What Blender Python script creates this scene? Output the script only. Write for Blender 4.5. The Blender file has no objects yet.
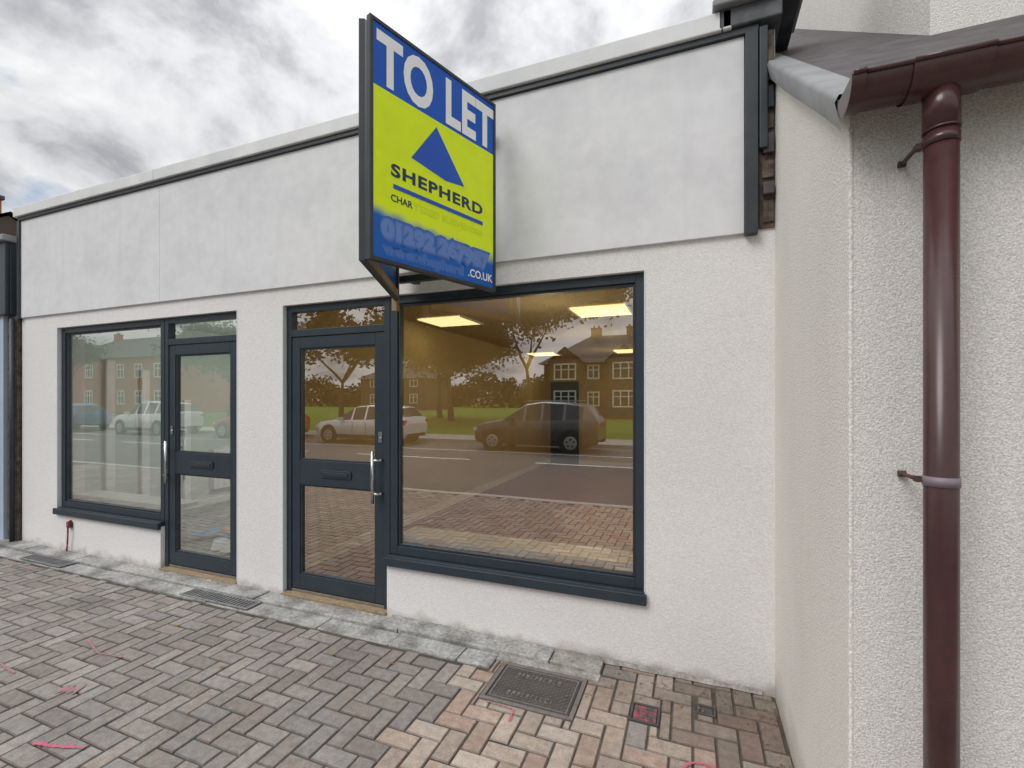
import bpy, bmesh, math, random
from mathutils import Vector, Matrix
R = math.radians
random.seed(7)
scene = bpy.context.scene
D = 2.85
COL = scene.collection

# ------------------------------------------------------------------ materials
def new_mat(name):
    m = bpy.data.materials.new(name); m.use_nodes = True
    nt = m.node_tree; b = nt.nodes['Principled BSDF']
    return m, nt, b

def proc(name, c1, c2=None, rough=0.6, scale=4.0, detail=5, bump=0.0, bscale=80.0, bdist=0.003,
         metallic=0.0, lo=0.35, hi=0.65, stretch=(1,1,1), fine=None, spec=0.5, dirt=None, rvar=0.0, streak=None):
    """base colour varied by two noises, bump from a third"""
    m, nt, b = new_mat(name); N = nt.nodes; L = nt.links
    if c2 is None: c2 = tuple(v*0.85 for v in c1)
    g = N.new('ShaderNodeNewGeometry'); src = g.outputs['Position']
    mp = N.new('ShaderNodeMapping'); mp.inputs['Scale'].default_value = stretch
    L.new(src, mp.inputs['Vector'])
    n = N.new('ShaderNodeTexNoise'); n.inputs['Scale'].default_value = scale; n.inputs['Detail'].default_value = detail
    n.inputs['Roughness'].default_value = 0.6
    L.new(mp.outputs[0], n.inputs['Vector'])
    mr = N.new('ShaderNodeMapRange'); mr.inputs[1].default_value = lo; mr.inputs[2].default_value = hi
    L.new(n.outputs['Fac'], mr.inputs[0])
    mx = N.new('ShaderNodeMix'); mx.data_type = 'RGBA'
    mx.inputs[6].default_value = (*c1, 1); mx.inputs[7].default_value = (*c2, 1)
    L.new(mr.outputs[0], mx.inputs[0])
    out = mx.outputs[2]
    if fine:
        n2 = N.new('ShaderNodeTexNoise'); n2.inputs['Scale'].default_value = fine[0]; n2.inputs['Detail'].default_value = 2
        L.new(src, n2.inputs['Vector'])
        mr2 = N.new('ShaderNodeMapRange'); mr2.inputs[1].default_value = .35; mr2.inputs[2].default_value = .65
        mr2.inputs[3].default_value = 1-fine[1]; mr2.inputs[4].default_value = 1+fine[1]*.6
        L.new(n2.outputs['Fac'], mr2.inputs[0])
        mm = N.new('ShaderNodeMix'); mm.data_type = 'RGBA'; mm.blend_type = 'MULTIPLY'; mm.inputs[0].default_value = 1
        L.new(out, mm.inputs[6]); L.new(mr2.outputs[0], mm.inputs[7]); out = mm.outputs[2]
    if streak:
        mp2 = N.new('ShaderNodeMapping'); mp2.inputs['Scale'].default_value = (9,9,.5); L.new(src, mp2.inputs['Vector'])
        ns = N.new('ShaderNodeTexNoise'); ns.inputs['Scale'].default_value = 1.6; ns.inputs['Detail'].default_value = 5; L.new(mp2.outputs[0], ns.inputs['Vector'])
        ms = N.new('ShaderNodeMapRange'); ms.inputs[1].default_value=.56; ms.inputs[2].default_value=.78; ms.inputs[4].default_value=streak[1]; L.new(ns.outputs['Fac'], ms.inputs[0])
        m4 = N.new('ShaderNodeMix'); m4.data_type='RGBA'; m4.inputs[7].default_value=(*streak[0],1); L.new(ms.outputs[0], m4.inputs[0]); L.new(out, m4.inputs[6]); out=m4.outputs[2]
    if dirt:
        sp = N.new('ShaderNodeSeparateXYZ'); L.new(src, sp.inputs[0])
        nd = N.new('ShaderNodeTexNoise'); nd.inputs['Scale'].default_value = 7; nd.inputs['Detail'].default_value = 6
        L.new(src, nd.inputs['Vector'])
        ad = N.new('ShaderNodeMath'); ad.operation = 'MULTIPLY_ADD'; ad.inputs[1].default_value = -0.2
        L.new(nd.outputs['Fac'], ad.inputs[0]); L.new(sp.outputs['Z'], ad.inputs[2])
        md = N.new('ShaderNodeMapRange'); md.inputs[1].default_value = dirt[0]-.1; md.inputs[2].default_value = dirt[1]-.1
        md.inputs[3].default_value = dirt[3]; md.inputs[4].default_value = 0
        L.new(ad.outputs[0], md.inputs[0])
        m3 = N.new('ShaderNodeMix'); m3.data_type = 'RGBA'; m3.inputs[7].default_value = (*dirt[2], 1)
        L.new(md.outputs[0], m3.inputs[0]); L.new(out, m3.inputs[6]); out = m3.outputs[2]
    L.new(out, b.inputs['Base Color'])
    b.inputs['Roughness'].default_value = rough
    b.inputs['Metallic'].default_value = metallic
    b.inputs['Specular IOR Level'].default_value = spec
    if rvar:
        mrr = N.new('ShaderNodeMapRange'); mrr.inputs[3].default_value = rough-rvar; mrr.inputs[4].default_value = rough+rvar
        L.new(n.outputs['Fac'], mrr.inputs[0]); L.new(mrr.outputs[0], b.inputs['Roughness'])
    if bump:
        nb = N.new('ShaderNodeTexNoise'); nb.inputs['Scale'].default_value = bscale; nb.inputs['Detail'].default_value = 3
        L.new(src, nb.inputs['Vector'])
        bp = N.new('ShaderNodeBump'); bp.inputs['Strength'].default_value = bump; bp.inputs['Distance'].default_value = bdist
        L.new(nb.outputs['Fac'], bp.inputs['Height']); L.new(bp.outputs[0], b.inputs['Normal'])
    return m

def flat(name, c, rough=.5, metallic=0.0, emit=0, spec=.5):
    m = proc(name, c, tuple(v*.95 for v in c), rough=rough, scale=9, detail=2, metallic=metallic, spec=spec)
    if emit:
        b = m.node_tree.nodes['Principled BSDF']
        b.inputs['Emission Color'].default_value = (*c, 1); b.inputs['Emission Strength'].default_value = emit
    return m

M = {}
M['render'] = proc('wall_render', (.80,.782,.775), (.755,.737,.73), rough=.9, scale=1.1, detail=7, bump=.65, bscale=85, bdist=.0045, fine=(110,.075), dirt=(0.0,.075,(.32,.28,.24),.65), spec=.2)
M['dash'] = proc('roughcast', (.775,.75,.715), (.70,.675,.64), rough=.95, scale=1.6, bump=.85, bscale=200, bdist=.004, fine=(220,.22), stretch=(1,1,.35), lo=.4, hi=.75, dirt=(0,.2,(.3,.27,.22),.5), streak=((.55,.52,.48),.25), spec=.1)
M['dash_side'] = proc('roughcast_side', (.82,.79,.75), (.755,.725,.685), rough=.95, scale=2.0, bump=.85, bscale=135, bdist=.005, fine=(150,.18), stretch=(1,1.2,.5), lo=.42, hi=.8, dirt=(0,.2,(.3,.26,.2),.6), streak=((.62,.59,.55),.25), spec=.1)
M['fascia'] = proc('painted_board', (.75,.745,.765), (.675,.67,.695), rough=.75, scale=2.6, detail=10, bump=.15, bscale=25, bdist=.002, fine=(11,.035), lo=.45, hi=.68, spec=.3, streak=((.62,.61,.62),.35))
M['anth'] = proc('anthracite_metal', (.022,.034,.046), (.028,.042,.054), rough=.42, scale=5, bump=.05, bscale=200)
M['trim'] = proc('dark_trim', (.02,.027,.036), (.035,.042,.05), rough=.5, scale=6)
M['coping'] = proc('coping', (.78,.78,.79), (.66,.66,.67), rough=.7, scale=3, bump=.15, bscale=40)
M['lead'] = proc('lead', (.20,.205,.215), (.29,.295,.30), rough=.6, scale=4, bump=.3, bscale=9, bdist=.008)
M['grey'] = proc('galvanised_iron', (.17,.175,.18), (.27,.275,.275), rough=.7, scale=18, bump=.3, bscale=60)
M['darklead'] = proc('dark_lead', (.05,.055,.065), (.12,.125,.135), rough=.6, scale=6, bump=.5, bscale=14, bdist=.01)
M['slate'] = proc('dark_slate', (.045,.038,.042), (.095,.08,.082), rough=.6, scale=9, bump=.4, bscale=30)
M['brown'] = proc('brown_plastic', (.078,.033,.032), (.056,.024,.024), rough=.28, scale=4, rvar=.08, fine=(40,.08))
M['sooty'] = proc('sooty_brick', (.05,.04,.035), (.16,.12,.09), rough=.95, scale=18, bump=.8, bscale=30, bdist=.01)
M['steel'] = proc('steel', (.62,.62,.62), (.5,.5,.5), rough=.25, metallic=1.0, scale=10)
M['rust'] = proc('rusty_steel', (.055,.03,.025), (.11,.065,.05), rough=.8, scale=30)
M['iron'] = proc('cast_iron', (.06,.055,.055), (.10,.09,.082), rough=.6, scale=14, bump=.4, bscale=120, bdist=.002, metallic=.1)
M['ironhi'] = proc('worn_iron', (.15,.135,.125), (.23,.205,.185), rough=.5, scale=30, metallic=.2)
M['stone'] = proc('old_stone', (.21,.208,.20), (.44,.435,.42), rough=.9, scale=4.2, detail=10, bump=.8, bscale=28, bdist=.008, fine=(45,.24), lo=.36, hi=.60, spec=.2)
M['concrete'] = proc('rough_mortar', (.25,.235,.21), (.43,.41,.38), rough=.95, scale=9, bump=.8, bscale=35, bdist=.008, fine=(60,.22), spec=.15)
M['grit'] = proc('tan_grit', (.38,.29,.19), (.24,.18,.12), rough=1, scale=40, bump=.8, bscale=150, spec=.1)
M['joint'] = proc('joint_sand', (.075,.066,.055), (.125,.11,.09), rough=1, scale=9, bump=.5, bscale=120, spec=.1)
M['asphalt'] = proc('asphalt', (.085,.083,.083), (.115,.112,.108), rough=.85, scale=.8, bump=.5, bscale=70, fine=(60,.2))
M['kerb'] = proc('granite_kerb', (.34,.33,.31), (.44,.43,.41), rough=.85, scale=20, bump=.3, bscale=60)
M['slabs'] = proc('far_paving', (.28,.27,.25), (.34,.33,.31), rough=.9, scale=3, bump=.3, bscale=40)
M['grass'] = proc('grass', (.10,.19,.022), (.135,.20,.03), rough=1, scale=.35, bump=.6, bscale=20, bdist=.03, fine=(8,.25), spec=.1)
M['paint'] = proc('road_paint', (.78,.78,.76), (.6,.6,.58), rough=.7, scale=6)
M['yellowline'] = proc('yellow_paint', (.6,.42,.06), (.5,.36,.08), rough=.7, scale=6)
M['pink'] = proc('spray_pink', (.66,.10,.22), (.40,.17,.19), rough=.8, scale=30, lo=.4, hi=.6)
M['pinkfade'] = proc('spray_pink_faded', (.40,.18,.19), (.28,.22,.205), rough=.9, scale=30, lo=.4, hi=.6)
M['black'] = flat('black_rubber', (.012,.012,.013), rough=.8)
M['wood'] = proc('weathered_timber', (.36,.25,.14), (.22,.15,.08), rough=.8, scale=6, stretch=(1,1,.15))
M['white'] = flat('white_upvc', (.85,.85,.83), rough=.4)
M['bark'] = proc('bark', (.07,.055,.042), (.045,.036,.028), rough=.95, scale=6, stretch=(1,1,.3), bump=.8, bscale=12, bdist=.03)
M['roomwall'] = proc('magnolia_wall', (.60,.475,.26), (.55,.43,.235), rough=.8, scale=1.5)
M['roomwall2'] = proc('grey_room_wall', (.66,.70,.65), (.60,.64,.59), rough=.8, scale=1.5)
M['roomfloor'] = proc('brown_floor', (.36,.18,.10), (.29,.14,.08), rough=.5, scale=3, stretch=(1,6,1))
M['roomfloor2'] = proc('grey_floor', (.36,.38,.37), (.28,.30,.29), rough=.5, scale=3, stretch=(1,6,1))
M['ceil'] = proc('ceiling_tile', (.46,.38,.24), (.42,.34,.21), rough=.9, scale=2)
M['lamp'] = flat('lamp_and_fill_light', (1.0,.84,.42), emit=1.6)
M['sand'] = proc('red_sandstone', (.44,.15,.08), (.34,.12,.065), rough=.9, scale=1.2, bump=.3, bscale=5)
M['greystone'] = proc('brown_stone', (.115,.085,.07), (.08,.062,.052), rough=.9, scale=1.2)
M['rooftile'] = proc('roof_slates', (.035,.035,.042), (.055,.052,.056), rough=.8, scale=1.5)
M['darkglass'] = flat('dark_window_glass', (.03,.035,.04), rough=.08)
M['bluegrey'] = proc('bluegrey_paint', (.42,.50,.60), (.36,.43,.52), rough=.6, scale=2)
M['rim'] = flat('alloy', (.45,.45,.46), rough=.3, metallic=.8)
M['lightglass'] = flat('headlamp_glass', (.6,.62,.64), rough=.1)
M['redlight'] = flat('tail_lamp_red', (.4,.01,.01), rough=.15)
M['sealant'] = flat('sealant_bead', (.62,.68,.70), rough=.6)

def leafmat(name, a, b_):
    m, nt, b = new_mat(name); N = nt.nodes; L = nt.links
    g = N.new('ShaderNodeNewGeometry')
    n = N.new('ShaderNodeTexNoise'); n.inputs['Scale'].default_value = .8; n.inputs['Detail'].default_value = 1; L.new(g.outputs['Position'], n.inputs['Vector'])
    ad = N.new('ShaderNodeMath'); ad.operation = 'MULTIPLY_ADD'; ad.inputs[1].default_value = .5
    L.new(g.outputs['Random Per Island'], ad.inputs[0]); L.new(n.outputs['Fac'], ad.inputs[2])
    mr = N.new('ShaderNodeMapRange'); mr.inputs[1].default_value = .4; mr.inputs[2].default_value = 1.1; L.new(ad.outputs[0], mr.inputs[0])
    mx = N.new('ShaderNodeMix'); mx.data_type = 'RGBA'; mx.inputs[6].default_value = (*a,1); mx.inputs[7].default_value = (*b_,1)
    L.new(mr.outputs[0], mx.inputs[0]); L.new(mx.outputs[2], b.inputs['Base Color']); b.inputs['Roughness'].default_value = .8
    return m
M['leaf'] = leafmat('leaves', (.04,.065,.018), (.09,.12,.035))
M['leafdark'] = leafmat('leaves_dark', (.022,.036,.014), (.055,.075,.026))

def glassmat(name, fac=.42, gl=(.99,.98,.96)):
    m = bpy.data.materials.new(name); m.use_nodes = True; nt = m.node_tree; N = nt.nodes; L = nt.links
    N.clear()
    o = N.new('ShaderNodeOutputMaterial'); mix = N.new('ShaderNodeMixShader')
    t = N.new('ShaderNodeBsdfTransparent'); t.inputs[0].default_value = (1,1,.98,1)
    g = N.new('ShaderNodeBsdfGlossy'); g.inputs['Roughness'].default_value = 0.0; g.inputs[0].default_value = (*gl,1)
    lw = N.new('ShaderNodeFresnel'); lw.inputs[0].default_value = 1.5
    ad = N.new('ShaderNodeMath'); ad.operation = 'ADD'; ad.inputs[1].default_value = fac; ad.use_clamp = True
    L.new(lw.outputs[0], ad.inputs[0]); L.new(ad.outputs[0], mix.inputs[0])
    ge = N.new('ShaderNodeNewGeometry'); n = N.new('ShaderNodeTexNoise'); n.inputs['Scale'].default_value = 1.6; n.inputs['Detail'].default_value = 0
    L.new(ge.outputs['Position'], n.inputs['Vector'])
    bp = N.new('ShaderNodeBump'); bp.inputs['Strength'].default_value = .15; bp.inputs['Distance'].default_value = .004
    L.new(n.outputs['Fac'], bp.inputs['Height']); L.new(bp.outputs[0], g.inputs['Normal'])
    L.new(t.outputs[0], mix.inputs[1]); L.new(g.outputs[0], mix.inputs[2]); L.new(mix.outputs[0], o.inputs[0])
    return m
M['glass'] = glassmat('shop_glass', .34, (1,.98,.95))

def blockmat():
    m, nt, b = new_mat('paving_blocks'); N = nt.nodes; L = nt.links
    at = N.new('ShaderNodeAttribute'); at.attribute_name = 'Col'
    g = N.new('ShaderNodeNewGeometry')
    out = at.outputs['Color']
    for sc, amt in ((170,.22),(1.7,.14),(26,.16)):
        n = N.new('ShaderNodeTexNoise'); n.inputs['Scale'].default_value = sc; n.inputs['Detail'].default_value = 4
        L.new(g.outputs['Position'], n.inputs['Vector'])
        mr = N.new('ShaderNodeMapRange'); mr.inputs[1].default_value=.32; mr.inputs[2].default_value=.68
        mr.inputs[3].default_value=1-amt; mr.inputs[4].default_value=1+amt; L.new(n.outputs['Fac'], mr.inputs[0])
        mm = N.new('ShaderNodeMix'); mm.data_type='RGBA'; mm.blend_type='MULTIPLY'; mm.inputs[0].default_value=1
        L.new(out, mm.inputs[6]); L.new(mr.outputs[0], mm.inputs[7]); out = mm.outputs[2]
    L.new(out, b.inputs['Base Color']); b.inputs['Roughness'].default_value=.85; b.inputs['Specular IOR Level'].default_value=.3
    nb = N.new('ShaderNodeTexNoise'); nb.inputs['Scale'].default_value=190; L.new(g.outputs['Position'], nb.inputs['Vector'])
    bp = N.new('ShaderNodeBump'); bp.inputs['Strength'].default_value=.5; bp.inputs['Distance'].default_value=.0028
    L.new(nb.outputs['Fac'], bp.inputs['Height']); L.new(bp.outputs[0], b.inputs['Normal'])
    return m
M['blocks'] = blockmat()

# ------------------------------------------------------------------ mesh helper
class MB:
    def __init__(s): s.v=[]; s.f=[]; s.mi=[]; s.mats=[]; s.sm=[]
    def m(s, mat):
        if mat not in s.mats: s.mats.append(mat)
        return s.mats.index(mat)
    def face(s, pts, mat, smooth=False):
        i=len(s.v); s.v += [tuple(p) for p in pts]; s.f.append(tuple(range(i,i+len(pts)))); s.mi.append(s.m(mat)); s.sm.append(smooth)
    def box(s, x0,x1,y0,y1,z0,z1, mat):
        i=len(s.v)
        s.v += [(x0,y0,z0),(x1,y0,z0),(x1,y1,z0),(x0,y1,z0),(x0,y0,z1),(x1,y0,z1),(x1,y1,z1),(x0,y1,z1)]
        for f in ((0,3,2,1),(4,5,6,7),(0,1,5,4),(1,2,6,5),(2,3,7,6),(3,0,4,7)):
            s.f.append(tuple(i+k for k in f)); s.mi.append(s.m(mat)); s.sm.append(False)
    def cyl(s, p0,p1,r0,r1,mat,n=16,caps=True,smooth=True):
        p0=Vector(p0);p1=Vector(p1); ax=(p1-p0).normalized()
        a=ax.orthogonal().normalized(); b=ax.cross(a)
        i=len(s.v)
        for p,r in ((p0,r0),(p1,r1)):
            for k in range(n):
                t=2*math.pi*k/n; s.v.append(tuple(p+(a*math.cos(t)+b*math.sin(t))*r))
        for k in range(n):
            k2=(k+1)%n
            s.f.append((i+k,i+k2,i+n+k2,i+n+k)); s.mi.append(s.m(mat)); s.sm.append(smooth)
        if caps:
            s.f.append(tuple(i+k for k in range(n))[::-1]); s.mi.append(s.m(mat)); s.sm.append(False)
            s.f.append(tuple(i+n+k for k in range(n))); s.mi.append(s.m(mat)); s.sm.append(False)
    def build(s, name, parent=None, bevel=0, label=None, weld=False):
        me=bpy.data.meshes.new(name); me.from_pydata(s.v,[],s.f); me.update()
        for m in s.mats: me.materials.append(m)
        me.polygons.foreach_set('material_index', s.mi); me.polygons.foreach_set('use_smooth', s.sm)
        if weld:
            bm=bmesh.new(); bm.from_mesh(me); bmesh.ops.remove_doubles(bm,verts=bm.verts,dist=.0002); bm.to_mesh(me); bm.free()
        o=bpy.data.objects.new(name,me); COL.objects.link(o)
        if parent is not None: attach(o,parent)
        if bevel:
            b=o.modifiers.new('bevel','BEVEL'); b.width=bevel; b.segments=2; b.limit_method='ANGLE'
        if label: o['label']=label
        return o

WORLDLOC={}
def attach(o,p):
    o.parent=p; o.matrix_parent_inverse=WORLDLOC[p.name].inverted()
def empty(name, loc, parent=None, rotz=0, **kw):
    e=bpy.data.objects.new(name,None); COL.objects.link(e); e.empty_display_size=.2
    mw=Matrix.Translation(Vector(loc))@Matrix.Rotation(rotz,4,'Z')
    if parent is not None: attach(e,parent)
    e.location=loc; e.rotation_euler=(0,0,rotz)
    WORLDLOC[e.name]=mw
    for k,v in kw.items():
        if v is not None: e[k]=v
    return e

# ------------------------------------------------------------------ world & light
w=bpy.data.worlds.new("World"); scene.world=w; w.use_nodes=True
nt=w.node_tree; N=nt.nodes; L=nt.links; N.clear()
SUN_EL=R(46); SUN_AZ=R(212)
wo=N.new('ShaderNodeOutputWorld'); bg=N.new('ShaderNodeBackground'); bg.inputs[1].default_value=1.0
sky=N.new('ShaderNodeTexSky'); sky.sky_type='NISHITA'; sky.sun_disc=False; sky.sun_elevation=SUN_EL; sky.sun_rotation=SUN_AZ
sk=N.new('ShaderNodeVectorMath'); sk.operation='SCALE'; sk.inputs['Scale'].default_value=.12; L.new(sky.outputs[0],sk.inputs[0])
tc=N.new('ShaderNodeTexCoord'); sp=N.new('ShaderNodeSeparateXYZ'); L.new(tc.outputs['Generated'],sp.inputs[0])
mxz=N.new('ShaderNodeMath'); mxz.operation='MAXIMUM'; mxz.inputs[1].default_value=0; L.new(sp.outputs['Z'],mxz.inputs[0])
az=N.new('ShaderNodeMath'); az.operation='ADD'; az.inputs[1].default_value=.35; L.new(mxz.outputs[0],az.inputs[0])
dv=[]
for c in ('X','Y'):
    d=N.new('ShaderNodeMath'); d.operation='DIVIDE'; L.new(sp.outputs[c],d.inputs[0]); L.new(az.outputs[0],d.inputs[1]); dv.append(d)
cb=N.new('ShaderNodeCombineXYZ'); L.new(dv[0].outputs[0],cb.inputs[0]); L.new(dv[1].outputs[0],cb.inputs[1])
n1=N.new('ShaderNodeTexNoise'); n1.inputs['Scale'].default_value=3.6; n1.inputs['Detail'].default_value=9; n1.inputs['Roughness'].default_value=.58; n1.inputs['Distortion'].default_value=.25
L.new(cb.outputs[0],n1.inputs['Vector'])
r1=N.new('ShaderNodeValToRGB'); r1.color_ramp.elements[0].position=.38; r1.color_ramp.elements[0].color=(.83,.835,.85,1)
r1.color_ramp.elements[1].position=.63; r1.color_ramp.elements[1].color=(.38,.39,.415,1)
e=r1.color_ramp.elements.new(.5); e.color=(.68,.685,.705,1)
L.new(n1.outputs['Fac'],r1.inputs[0])
n2=N.new('ShaderNodeTexNoise'); n2.inputs['Scale'].default_value=2.6; n2.inputs['Detail'].default_value=7
ofs=N.new('ShaderNodeVectorMath'); ofs.operation='ADD'; ofs.inputs[1].default_value=(1.9,4.3,2.2); L.new(cb.outputs[0],ofs.inputs[0]); L.new(ofs.outputs[0],n2.inputs['Vector'])
mr=N.new('ShaderNodeMapRange'); mr.inputs[1].default_value=.23; mr.inputs[2].default_value=.33; L.new(n2.outputs['Fac'],mr.inputs[0])
mw=N.new('ShaderNodeMix'); mw.data_type='RGBA'; L.new(mr.outputs[0],mw.inputs[0]); L.new(sk.outputs[0],mw.inputs[6]); L.new(r1.outputs[0],mw.inputs[7])
L.new(mw.outputs[2],bg.inputs[0])
pz=N.new('ShaderNodeMath'); pz.operation='POWER'; pz.inputs[1].default_value=3.0; L.new(mxz.outputs[0],pz.inputs[0])
gz_=N.new('ShaderNodeMath'); gz_.operation='MULTIPLY_ADD'; gz_.inputs[1].default_value=1.6; gz_.inputs[2].default_value=1.0; L.new(pz.outputs[0],gz_.inputs[0])
L.new(gz_.outputs[0],bg.inputs[1])
L.new(bg.outputs[0],wo.inputs[0])

sd=bpy.data.lights.new('sun','SUN'); sd.energy=1.5; sd.angle=R(28); sd.color=(1,.98,.955)
so=bpy.data.objects.new('sun',sd); COL.objects.link(so)
sdir=Vector((-math.cos(SUN_EL)*math.sin(R(32)), -math.cos(SUN_EL)*math.cos(R(32)), math.sin(SUN_EL)))
so.rotation_euler=sdir.to_track_quat('Z','Y').to_euler(); so.location=sdir*50

# ------------------------------------------------------------------ camera
cd=bpy.data.cameras.new('camera'); cd.sensor_width=36; cd.lens=464/1024*36; cd.shift_y=16/1024; cd.clip_end=2000; cd.clip_start=.05
co=bpy.data.objects.new('camera',cd); COL.objects.link(co); co.location=(0,0,1.6); co.rotation_euler=(R(90),0,R(21.3)); scene.camera=co

# ------------------------------------------------------------------ ground
def sheet(name,x0,x1,y0,y1,z,mat,label=None):
    b=MB(); b.face([(x0,y0,z),(x1,y0,z),(x1,y1,z),(x0,y1,z)],mat); o=b.build(name); o['kind']='structure'
    if label: o['label']=label
    return o
sheet('ground',-700,700,-700,700,-.14,M['grass'])
sheet('road',-300,300,-10.9,-1.35,-.12,M['asphalt'])
b=MB(); b.box(-300,300,-13.2,-11.05,-.13,0.0,M['slabs']); b.build('pavement')['kind']='structure'
b=MB(); b.box(-300,300,-11.05,-10.9,-.13,.005,M['kerb']); b.box(-300,300,-1.35,-1.2,-.13,.004,M['kerb']); b.build('kerb')['kind']='structure'
b=MB()
x=-70
while x<40:
    b.face([(x,-6.25,-.115),(x+4,-6.25,-.115),(x+4,-6.12,-.115),(x,-6.12,-.115)],M['paint']); x+=6
b.face([(-70,-8.35,-.115),(40,-8.35,-.115),(40,-8.25,-.115),(-70,-8.25,-.115)],M['paint'])
b.face([(-70,-1.66,-.115),(40,-1.66,-.115),(40,-1.56,-.115),(-70,-1.56,-.115)],M['yellowline'])
b.build('road_marking')['kind']='structure'
sheet('pavement_bed',-60,20,-1.2,3.0,-.008,M['joint'])

obst=[(-30,-1.13,2.52,4),(-1.13,-.5,2.72,4),(-.5,.5,2.85,4),(.413,20,1.567,4),(-1.075,-.56,2.262,2.628),(-.30,-.155,2.378,2.525),(.02,.11,2.55,2.63)]
def sub(r,o):
    x0,x1,y0,y1=r; a0,a1,c0,c1=o
    if a1<=x0 or a0>=x1 or c1<=y0 or c0>=y1: return [r]
    out=[]
    if a0>x0: out.append((x0,a0,y0,y1))
    if a1<x1: out.append((a1,x1,y0,y1))
    xa,xb=max(x0,a0),min(x1,a1)
    if c0>y0: out.append((xa,xb,y0,c0))
    if c1<y1: out.append((xa,xb,c1,y1))
    return out
U=.1; verts=[];faces=[];cols=[]
rg=random.Random(3)
palL=[(.265,.240,.218),(.285,.260,.236),(.240,.215,.196),(.270,.242,.220),(.300,.275,.252),(.255,.236,.222),(.262,.230,.205),(.245,.216,.192)]
palR=[(.375,.300,.248),(.40,.335,.28),(.355,.270,.222),(.385,.318,.266),(.325,.268,.226),(.42,.36,.31),(.345,.255,.21),(.37,.31,.268)]
def block(r):
    x0,x1,y0,y1=r
    g=.0032; x0+=g;x1-=g;y0+=g;y1-=g
    if x1-x0<.018 or y1-y0<.018: return
    z=rg.uniform(-.0018,.0018); tx=rg.uniform(-.012,.012); ty=rg.uniform(-.012,.012); c=.0048
    jr=.0012; jx=rg.uniform(-jr,jr); jy=rg.uniform(-jr,jr)
    cx,cy=(x0+x1)/2,(y0+y1)/2
    i=len(verts)
    for (a,bb,dz) in ((x0,y0,-1),(x1,y0,-1),(x1,y1,-1),(x0,y1,-1),(x0+c,y0+c,0),(x1-c,y0+c,0),(x1-c,y1-c,0),(x0+c,y1-c,0)):
        verts.append((a+jx,bb+jy,z+(a-cx)*tx+(bb-cy)*ty+dz*.006))
    faces.extend([(i+4,i+5,i+6,i+7),(i,i+1,i+5,i+4),(i+1,i+2,i+6,i+5),(i+2,i+3,i+7,i+6),(i+3,i,i+4,i+7)])
    p = palR if cx>-1.2+rg.uniform(-.1,.1)-(.2*max(0,2.0-cy)) else palL
    if rg.random()<.03: p = palL if p is palR else palL
    col=rg.choice(p); k=rg.uniform(.88,1.08)
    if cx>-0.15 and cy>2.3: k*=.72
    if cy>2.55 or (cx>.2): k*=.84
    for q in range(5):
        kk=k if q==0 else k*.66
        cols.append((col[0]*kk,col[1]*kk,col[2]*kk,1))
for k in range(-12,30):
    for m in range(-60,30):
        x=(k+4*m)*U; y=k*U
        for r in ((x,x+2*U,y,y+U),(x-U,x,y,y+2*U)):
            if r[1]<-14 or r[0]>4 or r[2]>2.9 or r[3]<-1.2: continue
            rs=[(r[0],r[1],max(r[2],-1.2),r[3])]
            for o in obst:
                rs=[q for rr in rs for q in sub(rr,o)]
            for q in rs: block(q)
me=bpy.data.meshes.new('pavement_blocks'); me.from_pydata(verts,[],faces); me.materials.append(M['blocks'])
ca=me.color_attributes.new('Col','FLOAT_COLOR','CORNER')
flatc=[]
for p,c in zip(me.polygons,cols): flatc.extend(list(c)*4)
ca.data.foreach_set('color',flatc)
o=bpy.data.objects.new('pavement_blocks',me); COL.objects.link(o); o['kind']='structure'
o['label']='herringbone block paving, grey brown turning to buff pink'

b=MB(); x=-12.0; rr=random.Random(5)
while x<-1.15:
    w_=rr.uniform(.5,1.2); x1=min(x+w_,-1.13); h=rr.uniform(.012,.022)
    b.box(x+.004,x1-.004,2.53+rr.uniform(0,.006),2.686-rr.uniform(0,.004),-.02,h-.012,M['stone']); x=x1
x=-12.0
while x<-.5:
    w_=rr.uniform(.6,1.4); x1=min(x+w_,-.5); h=rr.uniform(.012,.022)
    b.box(x+.004,x1-.004,2.694+rr.uniform(0,.006),2.9,-.02,h+.004,M['stone'] if x<-1.2 else M['concrete']); x=x1
o=b.build('stone_edging',bevel=.005); o['kind']='structure'
b=MB(); b.box(-1.13,-.5,2.63,2.70,-.02,.004,M['concrete']); b.build('mortar_strip')['kind']='structure'
b=MB()
xs=[-2.05+i*.08 for i in range(32)]
def qf(xx,ii):
    r_=random.Random(ii); return (xx,2.85-.018-.014*r_.random(),.006),(xx,2.845,.020+.012*r_.random())
for i in range(31):
    if xs[i+1]>.405: break
    a,c=qf(xs[i],i),qf(xs[i+1],i+1)
    b.face([a[0],c[0],c[1],a[1]],M['concrete'],True)
b.build('mortar_fillet')['kind']='structure'
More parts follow.
